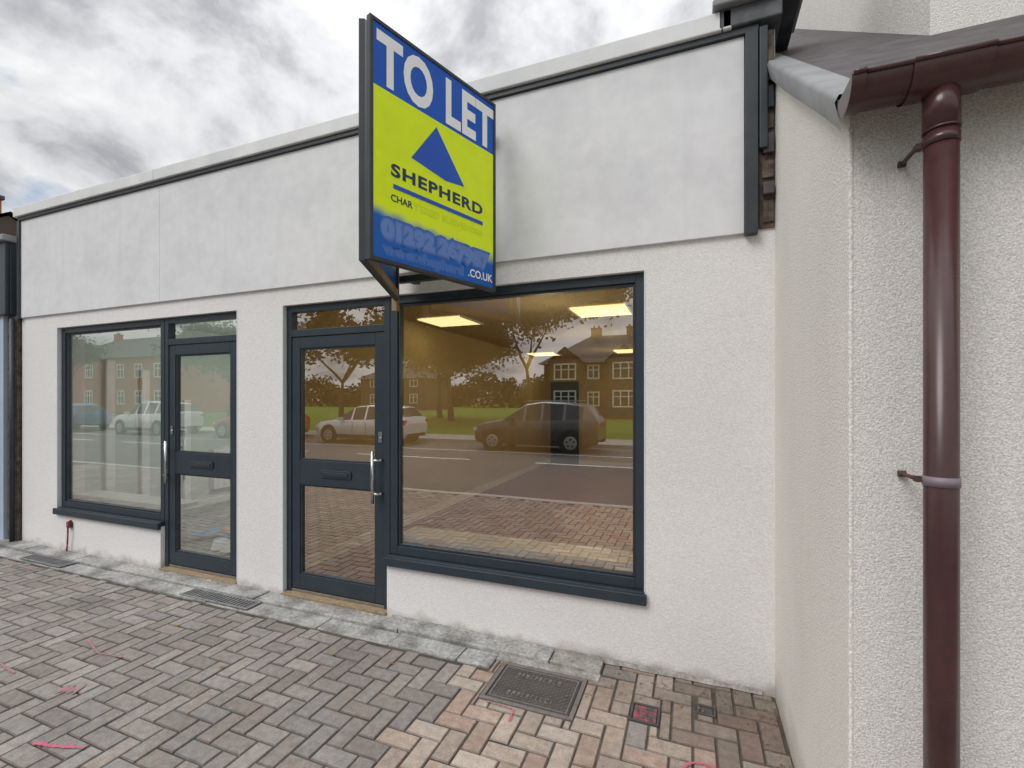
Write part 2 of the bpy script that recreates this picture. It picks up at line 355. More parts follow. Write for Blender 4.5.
# litter and tan grit
b=MB(); rw=random.Random(21)
lm=leafmat('litter',(.16,.09,.03),(.30,.20,.07))
for k in range(260):
    if rw.random()<.45: x=rw.uniform(-.45,.40); y=rw.uniform(2.55,2.84)
    elif rw.random()<.5: x=rw.uniform(.30,.40); y=rw.uniform(1.6,2.8)
    else: x=rw.uniform(-7,-.5); y=rw.uniform(2.4,2.55)
    s=rw.uniform(.003,.010); a=rw.uniform(0,6.3); dx,dy=math.cos(a)*s,math.sin(a)*s
    z=.004
    b.face([(x-dx,y-dy,z),(x+dy*.6,y-dx*.6,z+s*.5),(x+dx,y+dy,z+.002),(x-dy*.6,y+dx*.6,z+s*.3)],lm)
for (lx,ly) in ((-2.62,1.95),(-2.1,2.3),(-3.4,2.2),(-.35,1.9),(-1.7,2.35)):
    s=.018; b.face([(lx-s,ly,.006),(lx,ly-s*.6,.009),(lx+s,ly,.007),(lx,ly+s*.6,.012)],lm)
o=b.build('leaf_litter'); o['kind']='stuff'; o['label']='scattered dry leaf litter on the paving'; o['category']='leaves'
b=MB()
for k in range(900):
    x=rw.choice((rw.gauss(-2.6,.35),rw.gauss(-4.1,.35),rw.uniform(-7,-.6))); y=2.83-abs(rw.gauss(0,.045)); s=rw.uniform(.002,.006); a=rw.uniform(0,6.3)
    if y<2.70 or x>-.55: continue
    z=.0275
    dx,dy=math.cos(a)*s,math.sin(a)*s
    b.face([(x-dx,y-dy,z),(x+dy,y-dx,z+s*.3),(x+dx,y+dy,z+s*.6),(x-dy,y+dx,z+s*.3)],M['grit'])
o=b.build('grit'); o['kind']='stuff'; o['label']='tan grit and crumbs along the door thresholds'; o['category']='grit'

# ------------------------------------------------------------------ covers
def cover(name,x0,x1,y0,y1,label,cat,tint=None,grid=(9,6)):
    e=empty(name,((x0+x1)/2,(y0+y1)/2,0),label=label,category=cat)
    b=MB(); t=.024 if grid[0]>5 else .012
    z=.004
    fm=M['ironhi'] if grid[0]>5 else M['iron']
    b.box(x0,x1,y0,y0+t,-.02,z,fm); b.box(x0,x1,y1-t,y1,-.02,z,fm); b.box(x0,x0+t,y0+t,y1-t,-.02,z,fm); b.box(x1-t,x1,y0+t,y1-t,-.02,z,fm)
    b.build('frame',e,bevel=.002)
    b=MB(); g=.005; a0,a1,c0,c1=x0+t+g,x1-t-g,y0+t+g,y1-t-g
    mat=tint or M['iron']; hi=tint or M['ironhi']
    b.box(a0,a1,c0,c1,-.02,0.0,mat)
    nx,ny=grid; sx=(a1-a0-.02)/nx; sy=(c1-c0-.02)/ny
    if grid[0]>5:
        b.box(a0+.01,a1-.01,c0+.008,c0+.016,0,.004,hi); b.box(a0+.01,a1-.01,c1-.016,c1-.008,0,.004,hi); b.box(a0+.01,a0+.018,c0+.016,c1-.016,0,.004,hi); b.box(a1-.018,a1-.01,c0+.016,c1-.016,0,.004,hi)
        cm,dm=(a0+a1)/2,(c0+c1)/2
        for i in range(nx*2):
            for j in range(ny*2):
                cx=a0+.02+(i+.5)*(a1-a0-.04)/(nx*2); cy=c0+.02+(j+.5)*(c1-c0-.04)/(ny*2)
                inp=(abs(cx-cm)<.15 and (abs(cy-dm-.085)<.035 or abs(cy-dm+.085)<.035))
                if inp: continue
                s=.0055; d=1 if (i+j)%2 else -1
                b.face([(cx-s*1.3,cy-d*s*1.3-.002,.003),(cx+.002,cy-.002*d,.0035),(cx+s*1.3,cy+d*s*1.3+.002,.003),(cx-.002,cy+.003,.0035)],hi)
        rq=random.Random(4)
        for yy in (dm+.085,dm-.085):
            xx=cm-.13
            while xx<cm+.12:
                ww=rq.uniform(.012,.02)
                b.box(xx,xx+.005,yy-.018,yy+.018,0,.004,hi)
                if rq.random()<.7: b.box(xx+.005,xx+ww,yy+rq.choice((.012,-.003)),yy+.018 ,0,.0035,hi)
                if rq.random()<.6: b.box(xx+.005,xx+ww,yy-.018,yy-.012,0,.0032,hi)
                xx+=ww+.012
    else:
        for i in range(nx):
            for j in range(ny):
                cx=a0+.01+(i+.5)*sx; cy=c0+.01+(j+.5)*sy
                if (i+j)%2: b.box(cx-sx*.36,cx+sx*.36,cy-sy*.12,cy+sy*.12,0.0,.004,hi)
                else: b.box(cx-sx*.12,cx+sx*.12,cy-sy*.36,cy+sy*.36,0.0,.004,hi)
    b.build('lid',e)
    return e
cover('inspection_cover',-1.075,-.56,2.262,2.628,'dark cast iron inspection cover set in the block paving','manhole cover',grid=(11,8))
cover('stopcock_cover',-.30,-.155,2.378,2.525,'small square iron cover sprayed with pink paint','water cover',tint=proc('iron_sprayed',(.36,.08,.11),(.09,.08,.08),rough=.6,scale=22,lo=.42,hi=.55),grid=(4,4))
cover('stopcock_cover',.02,.11,2.55,2.63,'tiny dark iron cover near the shop wall','water cover',grid=(3,2))
def grate(x0,x1,y0,y1,z):
    e=empty('pavement_grate',((x0+x1)/2,(y0+y1)/2,z),label='dark grey iron vent grate in the stone edging',category='grate',group='vent grates along the shop front')
    G_=M['grey']
    b=MB(); b.box(x0,x1,y0,y0+.015,z,z+.008,G_); b.box(x0,x1,y1-.015,y1,z,z+.008,G_); b.box(x0,x0+.015,y0+.015,y1-.015,z,z+.008,G_); b.box(x1-.015,x1,y0+.015,y1-.015,z,z+.008,G_)
    b.build('frame',e)
    b=MB(); n=int((x1-x0)/.035)
    for i in range(1,n):
        xx=x0+i*(x1-x0)/n; b.box(xx-.006,xx+.006,y0+.015,y1-.015,z+.001,z+.006,G_)
    for j in range(1,3):
        yy=y0+j*(y1-y0)/3; b.box(x0+.015,x1-.015,yy-.006,yy+.006,z,z+.004,M['iron'])
    b.face([(x0,y0,z),(x1,y0,z),(x1,y1,z),(x0,y1,z)],M['joint'])
    b.build('bars',e)
grate(-3.9,-3.15,2.54,2.68,.010)
grate(-6.3,-5.6,2.54,2.68,.010)

def stroke(pts,wd,mat,z=.006):
    b=MB(); rs=random.Random(int(abs(pts[0][0]*1000)))
    for i in range(len(pts)-1):
        a=Vector(pts[i]);c=Vector(pts[i+1]); ln=(c-a).length; d=(c-a).normalized(); n=Vector((-d.y,d.x))
        k=max(2,int(ln/.006))
        for t in range(k):
            p=a+(c-a)*(t/k)+n*rs.uniform(-.15,.15)*wd; ww=wd*rs.uniform(.2,.5); q=p+d*rs.uniform(.004,.012)
            zz=z+.00001*(t+i*30)
            b.face([(*(p-n*ww),zz),(*(q-n*ww*.9),zz),(*(q+n*ww),zz),(*(p+n*ww*.8),zz)],mat)
    o=b.build('spray_mark'); o['kind']='structure'; return o
stroke([(-2.86,1.20),(-2.73,1.23),(-2.60,1.27)],.022,M['pink'])
stroke([(-3.25,1.48),(-3.15,1.52)],.09,M['pinkfade'])
stroke([(-4.3,1.62),(-4.0,1.50),(-3.7,1.47)],.018,M['pinkfade'])
stroke([(-3.75,1.85),(-3.5,1.78),(-3.3,1.8)],.018,M['pinkfade'])
stroke([(.05+.09*math.cos(t*.45),2.13+.07*math.sin(t*.45)) for t in range(0,14)],.018,M['pink'])
stroke([(-.86,2.235),(-.85,2.14)],.018,M['pink'])
stroke([(-1.02,2.245),(-.88,2.235)],.014,M['pinkfade'])
stroke([(-6.2,2.44),(-5.7,2.42)],.02,M['pinkfade'])

# ------------------------------------------------------------------ shop building
shop=empty('shop_building',(-3.3,D,0),label='single storey white rendered shop unit with plain fascia board',category='shop')
ZT=2.37; ZS=.41
OX=[(-3.12,-2.10,0,ZT),(-2.10,-.266,ZS,ZT),(-4.64,-3.642,0,ZT),(-6.32,-4.64,ZS,ZT)]
def wall_open(x0,x1,z0,z1,y0,y1,ops,mat,mb):
    xs=sorted({x0,x1,*[o[0] for o in ops],*[o[1] for o in ops]}); zs=sorted({z0,z1,*[max(z0,o[2]) for o in ops],*[o[3] for o in ops]})
    def op(i,j):
        if i<0 or j<0 or i>=len(xs)-1 or j>=len(zs)-1: return None
        cx=(xs[i]+xs[i+1])/2; cz=(zs[j]+zs[j+1])/2
        return any(o[0]<cx<o[1] and o[2]<cz<o[3] for o in ops)
    for i in range(len(xs)-1):
        for j in range(len(zs)-1):
            if op(i,j): continue
            a,b_,c,d=xs[i],xs[i+1],zs[j],zs[j+1]
            mb.face([(a,y0,c),(b_,y0,c),(b_,y0,d),(a,y0,d)],mat)
            mb.face([(a,y1,c),(a,y1,d),(b_,y1,d),(b_,y1,c)],mat)
            if op(i-1,j) in (True,None): mb.face([(a,y0,c),(a,y0,d),(a,y1,d),(a,y1,c)],mat)
            if op(i+1,j) in (True,None): mb.face([(b_,y0,c),(b_,y1,c),(b_,y1,d),(b_,y0,d)],mat)
            if op(i,j-1) in (True,None): mb.face([(a,y0,c),(a,y1,c),(b_,y1,c),(b_,y0,c)],mat)
            if op(i,j+1) in (True,None): mb.face([(a,y0,d),(b_,y0,d),(b_,y1,d),(a,y1,d)],mat)
b=MB(); wall_open(-7.0,.413,-.05,3.6,D,D+.24,OX,M['render'],b); b.build('wall',shop)
for (a,c) in ((-3.12,-2.10),(-4.64,-3.642)):
    b=MB(); b.box(a+.002,c-.002,D-.02,D+.26,-.02,.035,M['grit']); b.build('threshold',shop,bevel=.004)
b=MB(); edges=[-7.0,-4.62,-1.62,.263]
for i in range(3): b.box(edges[i]+.0015,edges[i+1]-.0015,D-.022,D-.002,2.515,3.592,M['fascia'])
b.build('fascia_board',shop,bevel=.0015)
b=MB(); b.box(-7.0,.33,D-.040,D-.0,3.594,3.63,M['trim']); b.box(.265,.327,D-.05,D,2.50,3.592,M['trim']); b.box(-7.02,-6.97,D-.04,D-.023,2.5,3.592,M['trim']); b.build('fascia_trim',shop,bevel=.003)
b=MB(); x=-7.05
while x<.15:
    x1=min(x+2.4,.2); b.box(x+.002,x1-.002,D-.06,D+.3,3.632,3.735,M['coping']); x=x1
b.build('coping',shop,bevel=.006)
b=MB(); b.box(.13,.44,D-.06,D+.45,3.635,3.74,M['darklead']); b.box(.10,.42,D-.10,D+.45,3.742,3.78,M['lead']); b.box(.20,.55,D-.02,D+.5,3.782,3.93,M['darklead']); b.box(.15,.6,D-.06,D+.55,3.932,3.965,M['lead']); b.build('parapet_capping',shop,bevel=.008)
b=MB(); b.box(.333,.41,D-.012,D-.002,2.53,3.6,M['sooty'])
rr=random.Random(2)
z=2.56
while z<3.5:
    h=rr.uniform(.05,.12); b.box(.335+rr.uniform(0,.02),.405,D-rr.uniform(.02,.06),D-.013,z,z+h,rr.choice([M['sooty'],M['trim'],M['slate'],M['sooty']])); z+=h+rr.uniform(.01,.05)
b.box(.333,.372,D-.055,D-.0135,2.95,3.60,M['trim'])
b.build('exposed_edge',shop,bevel=.004)
b=MB(); b.face([(-7,D+.24,3.55),(.413,D+.24,3.55),(.413,12,3.75),(-7,12,3.75)],M['slate']); b.box(-7,-6.87,D+.24,12,0,3.54,M['render']); b.box(-7,.413,12,12.2,0,3.7,M['render']); b.build('roof',shop)

def room(x0,x1,y1,wm,fm,name):
    b=MB(); y0=D+.245; zc=2.62
    b.face([(x0,y0,.01),(x1,y0,.01),(x1,y1,.01),(x0,y1,.01)],fm)
    b.face([(x0,y0,zc),(x0,y1,zc),(x1,y1,zc),(x1,y0,zc)],M['ceil'] if fm is M['roomfloor'] else wm)
    b.face([(x0,y1,.01),(x1,y1,.01),(x1,y1,zc),(x0,y1,zc)],wm)
    b.face([(x0,y0,.01),(x0,y1,.01),(x0,y1,zc),(x0,y0,zc)],wm)
    b.face([(x1,y0,.01),(x1,y0,zc),(x1,y1,zc),(x1,y1,.01)],wm)
    b.box(x0+.01,x1-.01,y1-.02,y1-.003,.012,.12,M['white'])
    b.box(x1-.02,x1-.003,y0+.01,y1-.03,.012,.12,M['white'])
    b.box(x0+.003,x0+.02,y0+.01,y1-.03,.012,.12,M['white'])
    b.build(name,shop)
room(-3.4,.2,11.2,M['roomwall'],M['roomfloor'],'interior_room')
room(-6.85,-3.45,7.2,M['roomwall2'],M['roomfloor2'],'interior_room')
b=MB(); b.box(-3.445,-3.405,D+.24,11.2,.0,2.62,M['roomwall2']); b.build('party_wall',shop)
def lampp(lx,ly):
    b=MB(); b.box(lx-.3,lx+.3,ly-.3,ly+.3,2.60,2.612,M['lamp']); b.box(lx-.32,lx-.3,ly-.32,ly+.32,2.595,2.615,M['white']); b.box(lx+.3,lx+.32,ly-.32,ly+.32,2.595,2.615,M['white']); b.build('ceiling_light',shop)
def fill_light(lx,ly,lz,en,col):  # unseen point light added to brighten a room, no fitting of its own
    ld=bpy.data.lights.new('lamp_and_fill_light','POINT'); ld.energy=en; ld.color=col; ld.shadow_soft_size=0.0
    lo=bpy.data.objects.new('lamp_and_fill_light',ld); COL.objects.link(lo); lo.location=(lx,ly,lz); attach(lo,shop)
WARM=(1,.84,.55)
for p in ((-2.9,5.27),(-.96,5.27),(-3.05,9.8),(-1.2,9.8)): lampp(*p)
fill_light(-1.4,4.6,1.9,17,WARM); fill_light(-1.4,7.0,1.9,15,WARM); fill_light(-1.5,9.5,1.9,11,WARM)  # warm fill added at mid height to boost the light of the ceiling panels
fill_light(-4.9,5.0,1.8,42,(.97,1,.96))  # neutral fill added to brighten the left room, which has no lamp
b=MB(); b.box(-3.3,-2.6,11.12,11.17,.02,2.05,M['anth']); b.build('back_door',shop)
for k,(yy,hh_) in enumerate(((3.55,2.1),(3.95,2.0),(4.5,1.6))):
    b=MB(); b.box(-6.845,-6.80,yy,yy+.09,.02,hh_,M['white']); b.build('wall_batten',shop)
b=MB(); b.box(-6.84,-6.74,4.9,6.2,.25,.85,M['white'])
for k in range(12): b.box(-6.738,-6.73,4.95+k*.1,5.0+k*.1,.28,.82,M['white'])
b.build('radiator',shop)
for (a,c) in ((-2.09,-.27),(-6.31,-4.65)):
    b=MB(); b.box(a,c,D+.107,D+.36,.535,.582,M['white']); b.build('inner_sill',shop,bevel=.004)

def ring(mb,x0,x1,z0,z1,y0,y1,l,r,bt,tp,mat):
    mb.box(x0,x0+l,y0,y1,z0,z1,mat); mb.box(x1-r,x1,y0,y1,z0,z1,mat)
    mb.box(x0+l,x1-r,y0,y1,z0,z0+bt,mat); mb.box(x0+l,x1-r,y0,y1,z1-tp,z1,mat)
YF=D+.035
def window(x0,x1,z0,z1,label,bead):
    e=empty('window',((x0+x1)/2,YF,z0),shop,label=label)
    b=MB(); ring(b,x0+.004,x1-.004,z0+.05,z1-.004,YF,YF+.07,.062,.055,.062,.055,M['anth'])
    ring(b,x0+.068,x1-.061,z0+.114,z1-.061,YF+.012,YF+.06,.014,.014,.014,.014,M['trim'])
    b.build('frame',e,bevel=.003)
    g=MB(); g.face([(x0+.08,YF+.03,z0+.126),(x1-.073,YF+.03,z0+.126),(x1-.073,YF+.03,z1-.073),(x0+.08,YF+.03,z1-.073)],M['glass']); g.build('glass_pane',e)
    b=MB(); b.box(x0-.012,x1+.012,D-.035,D-.003,z0-.02,z0+.042,M['anth']); b.box(x0+.003,x1-.003,D-.003,YF+.07,z0+.003,z0+.047,M['anth']); b.build('sill',e,bevel=.004)
    b=MB(); b.box(bead-.004,bead+.004,D-.002,D+.034,z0+.05,z1,M['sealant']); b.build('sealant',e)
window(-2.10,-.266,ZS,ZT,'large fixed shop window with dark grey frame',-.266)
window(-6.32,-4.64,ZS,ZT,'shop window with dark grey frame',-6.32)
def door(x0,x1,side,label):
    e=empty('door',((x0+x1)/2,YF,0),shop,label=label)
    zt=ZT-.004; zb=.036
    b=MB(); fw=.052
    b.box(x0+.004,x0+fw,YF,YF+.07,zb,zt,M['anth']); b.box(x1-fw,x1-.0,YF,YF+.07,zb,zt,M['anth'])
    b.box(x0+fw,x1-fw,YF,YF+.07,zt-.05,zt,M['anth']); b.box(x0+fw,x1-fw,YF,YF+.07,2.115,2.17,M['anth']); b.box(x0+fw,x1-fw,YF+.005,YF+.07,zb,zb+.025,M['steel'])
    b.build('frame',e,bevel=.003)
    a0,a1=x0+fw+.004,x1-fw-.004; st=.082; y0,y1=YF+.008,YF+.062
    b=MB()
    b.box(a0,a0+st,y0,y1,.066,2.11,M['anth']); b.box(a1-st,a1,y0,y1,.066,2.11,M['anth'])
    for z0,z1 in ((.066,.185),(.915,1.115),(2.02,2.11)): b.box(a0+st,a1-st,y0,y1,z0,z1,M['anth'])
    for z0,z1 in ((.185,.915),(1.115,2.02)): ring(b,a0+st,a1-st,z0,z1,y0+.008,y1-.01,.013,.013,.013,.013,M['trim'])
    b.build('leaf',e,bevel=.003)
    b=MB()
    for z0,z1,xa,xb in ((.198,.902,a0+st+.013,a1-st-.013),(1.128,2.007,a0+st+.013,a1-st-.013),(2.17,zt-.05,x0+fw,x1-fw)):
        b.face([(xa,y0+.025,z0),(xb,y0+.025,z0),(xb,y0+.025,z1),(xa,y0+.025,z1)],M['glass'])
    b.build('glass_pane',e)
    cx=(a0+a1)/2
    b=MB(); b.box(cx-.15,cx+.15,y0-.012,y0-.001,.985,1.045,M['anth']); b.box(cx-.125,cx+.125,y0-.018,y0-.0125,1.0,1.03,M['trim']); b.build('letterbox',e,bevel=.003)
    hx = a1-st*.75 if side>0 else a0+st*.5
    b=MB(); b.cyl((hx,y0-.06,.83),(hx,y0-.06,1.22),.0125,.0125,M['steel'])
    for z in (.90,1.15):
        b.cyl((hx,y0-.06,z),(hx+side*.05,y0-.045,z),.009,.009,M['steel']); b.cyl((hx+side*.05,y0-.045,z),(hx+side*.05,y0-.001,z),.009,.009,M['steel'])
    b.build('handle',e)
    hx = a1-st*.4 if side>0 else a0+st*.5
    b=MB(); b.box(hx-.016,hx+.016,y0-.006,y0-.001,1.28,1.36,M['steel']); b.cyl((hx,y0-.001,1.31),(hx,y0-.014,1.31),.011,.011,M['steel']); b.build('lock',e)
    b=MB(); xx=x0-.004 if side>0 else x1-.003
    b.box(xx,xx+.008,D-.002,D+.034,.05,zt,M['sealant']); b.build('sealant',e)
door(-3.12,-2.10,1,'glazed dark grey door with steel pull handle')
door(-4.64,-3.642,-1,'glazed dark grey door with steel pull handle')
e=empty('paper_bundle',(-4.9,3.8,.01),label='loose pile of post on the shop floor',category='papers')
rp=random.Random(6)
for k,(px_,py_) in enumerate(((-4.75,3.55),(-4.6,3.65),(-4.9,3.75),(-4.5,3.5),(-5.0,3.9),(-4.7,4.0),(-5.2,3.7),(-5.1,4.1))):
    b=MB(); a=rp.uniform(0,3); c_,s_=math.cos(a),math.sin(a); z=.014+k*.008
    pm=flat('paper_tint'+str(k),rp.choice([(.8,.8,.82),(.2,.35,.7),(.75,.35,.3),(.8,.79,.75)]))
    P=[(px_+x*c_-y*s_,py_+x*s_+y*c_,z+(.05 if x>0 else 0)) for x,y in ((-.14,-.1),(.14,-.1),(.14,.1),(-.14,.1))]
    b.face(P,pm); b.build('envelope',e)

e=empty('cable_stub',(-6.42,D,.05),label='red cable end poking from the white wall foot',category='cable')
b=MB()
pts=[(-6.06,D+.0,.34),(-6.06,D-.03,.33),(-6.05,D-.035,.22),(-6.07,D-.03,.1),(-6.06,D-.04,.03)]
cab=flat('red_cable',(.35,.03,.03))
for p,q_ in zip(pts,pts[1:]): b.cyl(p,q_,.008,.008,cab,n=8)
b.build('wire',e)
b=MB(); b.box(-6.09,-6.03,D-.03,D-.002,.27,.33,M['rust']); b.build('clip',e)

# ------------------------------------------------------------------ adjoining house
H=empty('adjoining_house',(1.6,2.5,0),label='cream roughcast house with lean-to slate roof and brown gutter',category='house')
YW=1.567; SL=.756; ZE=2.40
b=MB()
b.face([(.413,YW,-.05),(5,YW,-.05),(5,YW,ZE+.03),(.413,YW,ZE+.03)],M['dash'])
yb=5.3; zb=ZE+SL*(yb-YW)
b.face([(.413,YW,-.05),(.413,YW,ZE),(.413,yb,zb),(.413,yb,-.05)],M['dash_side'])
b.face([(5,YW,-.05),(5,yb,-.05),(5,yb,zb),(5,YW,ZE)],M['dash'])
b.face([(.413,yb,-.05),(.413,yb,zb),(5,yb,zb),(5,yb,-.05)],M['dash'])
b.build('wall',H)
b=MB(); b.box(.410,.421,YW-.003,YW+.010,0.0,2.37,M['dash_side']); b.build('corner_bead',H,bevel=.004)
def rz(y,o=0): return ZE+SL*(y-YW)+o
b=MB(); b.box(.93,5,2.46,5.3,2.9,8,M['dash_side']); b.build('upper_wall',H)
b=MB(); x0,x1=.375,5.0; y0,y1=YW-.075,5.25
p=[(x0,y0,rz(y0,.03)),(x1,y0,rz(y0,.03)),(x1,y1,rz(y1,.03)),(x0,y1,rz(y1,.03))]; q=[(a,b_,c+.03) for a,b_,c in p]
b.face(p[::-1],M['slate']); b.face(q,M['slate'])
for i in range(4): j=(i+1)%4; b.face([p[i],p[j],q[j],q[i]],M['slate'])
rs=random.Random(12)
for k in range(0,18):
    yy=y0+.0+k*.2
    xx=x0+(.0 if k%2 else -.13)
    while xx<3.2:
        a=max(xx+.003,x0+.08); c=xx+.26-.003
        if c>a+.03:
            h=.036+rs.uniform(0,.004)
            b.face([(a,yy-.02,rz(yy-.02,h+.012)),(c,yy-.02,rz(yy-.02,h+.012)),(c,yy+.2,rz(yy+.2,h)),(a,yy+.2,rz(yy+.2,h))],M['slate'])
            b.face([(a,yy-.02,rz(yy-.02,h)),(c,yy-.02,rz(yy-.02,h)),(c,yy-.02,rz(yy-.02,h+.012)),(a,yy-.02,rz(yy-.02,h+.012))],M['slate'])
        xx+=.26
b.build('roof',H)
b=MB()
yfs=YW-.035; ns=14
for i in range(ns):
    a=yfs+(4.5-yfs)*i/ns; c=yfs+(4.5-yfs)*(i+1)/ns
    w1=.004*math.sin(i*1.3); w2=.004*math.sin((i+1)*1.3)
    A=[(.385,a,rz(a,-.028)+w1),(.368,a,rz(a,.055)),(.378,a,rz(a,.076)),(.47,a,rz(a,.070))]
    C=[(.385,c,rz(c,-.028)+w2),(.368,c,rz(c,.055)),(.378,c,rz(c,.076)),(.47,c,rz(c,.070))]
    for t in range(3): b.face([A[t],A[t+1],C[t+1],C[t]],M['lead'],True)
o=b.build('flashing',H,weld=True)
GY=1.452; GR=.060; GZ=2.415
b=MB(); n=24
def arc(r,x): return [(x,GY+r*math.cos(math.pi+math.pi*k/n),GZ+r*math.sin(math.pi+math.pi*k/n)) for k in range(n+1)]
for (xa,xb,r) in ((.372,5.0,GR),(.371,.40,GR+.006),(.571-.075,.571+.075,GR+.005),(1.15,1.25,GR+.006)):
    o1,o2=arc(r,xa),arc(r,xb); i1,i2=arc(r-.004,xa),arc(r-.004,xb)
    for k in range(n):
        b.face([o1[k],o1[k+1],o2[k+1],o2[k]],M['brown'],True); b.face([i1[k],i2[k],i2[k+1],i1[k+1]],M['brown'],True)
    b.cyl((xa+.0005,GY-r-.001,GZ+.001),(xb-.0005,GY-r-.001,GZ+.001),.0065,.0065,M['brown'],n=12)
b.face(arc(GR+.006,.3715),M['brown'])
b.build('gutter',H,weld=True)
PX,PY=.571,1.452
dp=empty('downpipe',(PX,PY,0),H,label='maroon brown round plastic downpipe')
b=MB(); b.cyl((PX,PY,-.02),(PX,PY,2.30),.034,.034,M['brown'],n=32); b.build('pipe',dp)
b=MB(); b.cyl((PX,PY,2.268),(PX,PY,2.375),.0362,.0362,M['brown'],n=32); b.cyl((PX,PY,2.262),(PX,PY,2.268),.0372,.0372,M['brown'],n=32)
b.build('collar',dp)
for z,mt in ((1.40,proc('faded_clip',(.25,.2,.24),(.2,.15,.18),rough=.5)),(2.24,M['brown'])):
    b=MB(); b.cyl((PX,PY,z-.012),(PX,PY,z+.012),.0362,.0362,mt,n=32); b.box(PX-.046,PX-.03,PY+.01,PY+.03,z-.007,z+.007,M['rust']); b.cyl((PX-.042,PY+.02,z),(PX-.042,YW,z),.0055,.0055,M['rust'],n=8); b.cyl((PX-.050,YW-.008,z),(PX-.034,YW-.008,z),.009,.009,M['rust'],n=8)
    b.build('bracket',dp)

# ------------------------------------------------------------------ neighbour
Nn=empty('neighbouring_shop',(-9,D,0),label='blue grey painted shop with dark fascia board',category='shop')
b=MB(); b.box(-12,-7.24,D-.06,D+.3,0,3.36,M['bluegrey']); b.build('wall',Nn)
b=MB(); b.box(-12,-7.10,D-.10,D-.062,2.55,3.36,M['anth']); b.box(-12,-7.06,D-.14,D+.0,3.362,3.43,M['lead']); b.box(-7.238,-7.10,D-.0615,D-.0,2.55,3.36,M['anth']); b.build('fascia_board',Nn,bevel=.01)
b=MB(); b.box(-7.235,-7.03,D-.03,D+.2,0,2.54,M['sooty']); b.build('pilaster',Nn,bevel=.01)
b=MB(); b.box(-12,-7.2,D+.3,9,0,3.35,M['slate']); b.build('roof',Nn)
b=MB(); b.cyl((-7.06,D-.06,.0),(-7.06,D-.06,2.5),.022,.022,M['trim']); b.build('conduit',Nn)
Hb=empty('brown_house',(-20,6,0),label='brown stone house end with slate roof and chimney',category='house')
b=MB(); b.box(-26,-16.6,4,9,-.14,4.8,M['greystone']); b.build('wall',Hb)
b=MB(); b.face([(-26,3.8,4.7),(-16.5,3.8,4.7),(-16.5,6.5,6.5),(-26,6.5,6.5)],M['slate']); b.face([(-26,9.2,4.7),(-26,6.5,6.5),(-16.5,6.5,6.5),(-16.5,9.2,4.7)],M['slate']); b.face([(-16.6,4,4.8),(-16.6,9,4.8),(-16.6,6.5,6.4)],M['greystone']); b.build('roof',Hb)
b=MB(); b.box(-18.9,-18.0,6.1,6.9,6.1,7.2,M['sand']); b.box(-18.95,-17.95,6.05,6.95,7.2,7.3,M['greystone']); b.build('chimney',Hb)

# ------------------------------------------------------------------ to-let sign
SP=Vector((-1.465,1.854,2.29)); SE=Vector((-1.173,2.726,2.29)); SW=(SE-SP).length; SH=1.2
ang=math.atan2(SE.y-SP.y,SE.x-SP.x)
S=empty('to_let_sign',(-1.48,1.85,2.29),label='blue and lime V-shaped estate agent board fixed to fascia',category='sign')
def place(o,origin,rot):
    o.data.transform(Matrix.Translation(origin)@Matrix.Rotation(rot,4,'Z'))
LIME=(.80,.98,.012); BLUE=(.008,.105,.55); LB=(.011,.12,.50)
blue=flat('sign_blue',BLUE,rough=.4,spec=.3); lime=flat('sign_lime',LIME,rough=.4,spec=.3); navy=flat('sign_navy',(.012,.03,.10),rough=.4)
whitep=flat('sign_white',(.92,.93,.94),rough=.4); tri1=flat('sign_triangle_blue',(.008,.09,.52),rough=.4)
def lerp(a,b_,t): return tuple(x+(y-x)*t for x,y in zip(a,b_))
def gradmat():
    m,nt,b=new_mat('sign_faded_print'); N=nt.nodes;L=nt.links
    g=N.new('ShaderNodeNewGeometry'); sp=N.new('ShaderNodeSeparateXYZ'); L.new(g.outputs['Position'],sp.inputs[0])
    n=N.new('ShaderNodeTexNoise'); n.inputs['Scale'].default_value=9; n.inputs['Detail'].default_value=1; L.new(g.outputs['Position'],n.inputs['Vector'])
    ad=N.new('ShaderNodeMath'); ad.operation='MULTIPLY_ADD'; ad.inputs[1].default_value=.06; L.new(n.outputs['Fac'],ad.inputs[0]); L.new(sp.outputs['Z'],ad.inputs[2])
    ad2=N.new('ShaderNodeMath'); ad2.operation='MULTIPLY_ADD'; ad2.inputs[1].default_value=.06; L.new(sp.outputs['Y'],ad2.inputs[0]); L.new(ad.outputs[0],ad2.inputs[2])
    o_=.03+.06*2.3
    r=N.new('ShaderNodeMapRange'); r.interpolation_type='SMOOTHSTEP'; r.inputs[1].default_value=2.29+.19+o_; r.inputs[2].default_value=2.29+.275+o_; L.new(ad2.outputs[0],r.inputs[0])
    mx=N.new('ShaderNodeMix'); mx.data_type='RGBA'; mx.inputs[6].default_value=(*LB,1); mx.inputs[7].default_value=(*LIME,1)
    L.new(r.outputs[0],mx.inputs[0]); L.new(mx.outputs[2],b.inputs['Base Color']); b.inputs['Roughness'].default_value=.4; b.inputs['Specular IOR Level'].default_value=.3
    return m
fade=gradmat()
T=.032; F=.020
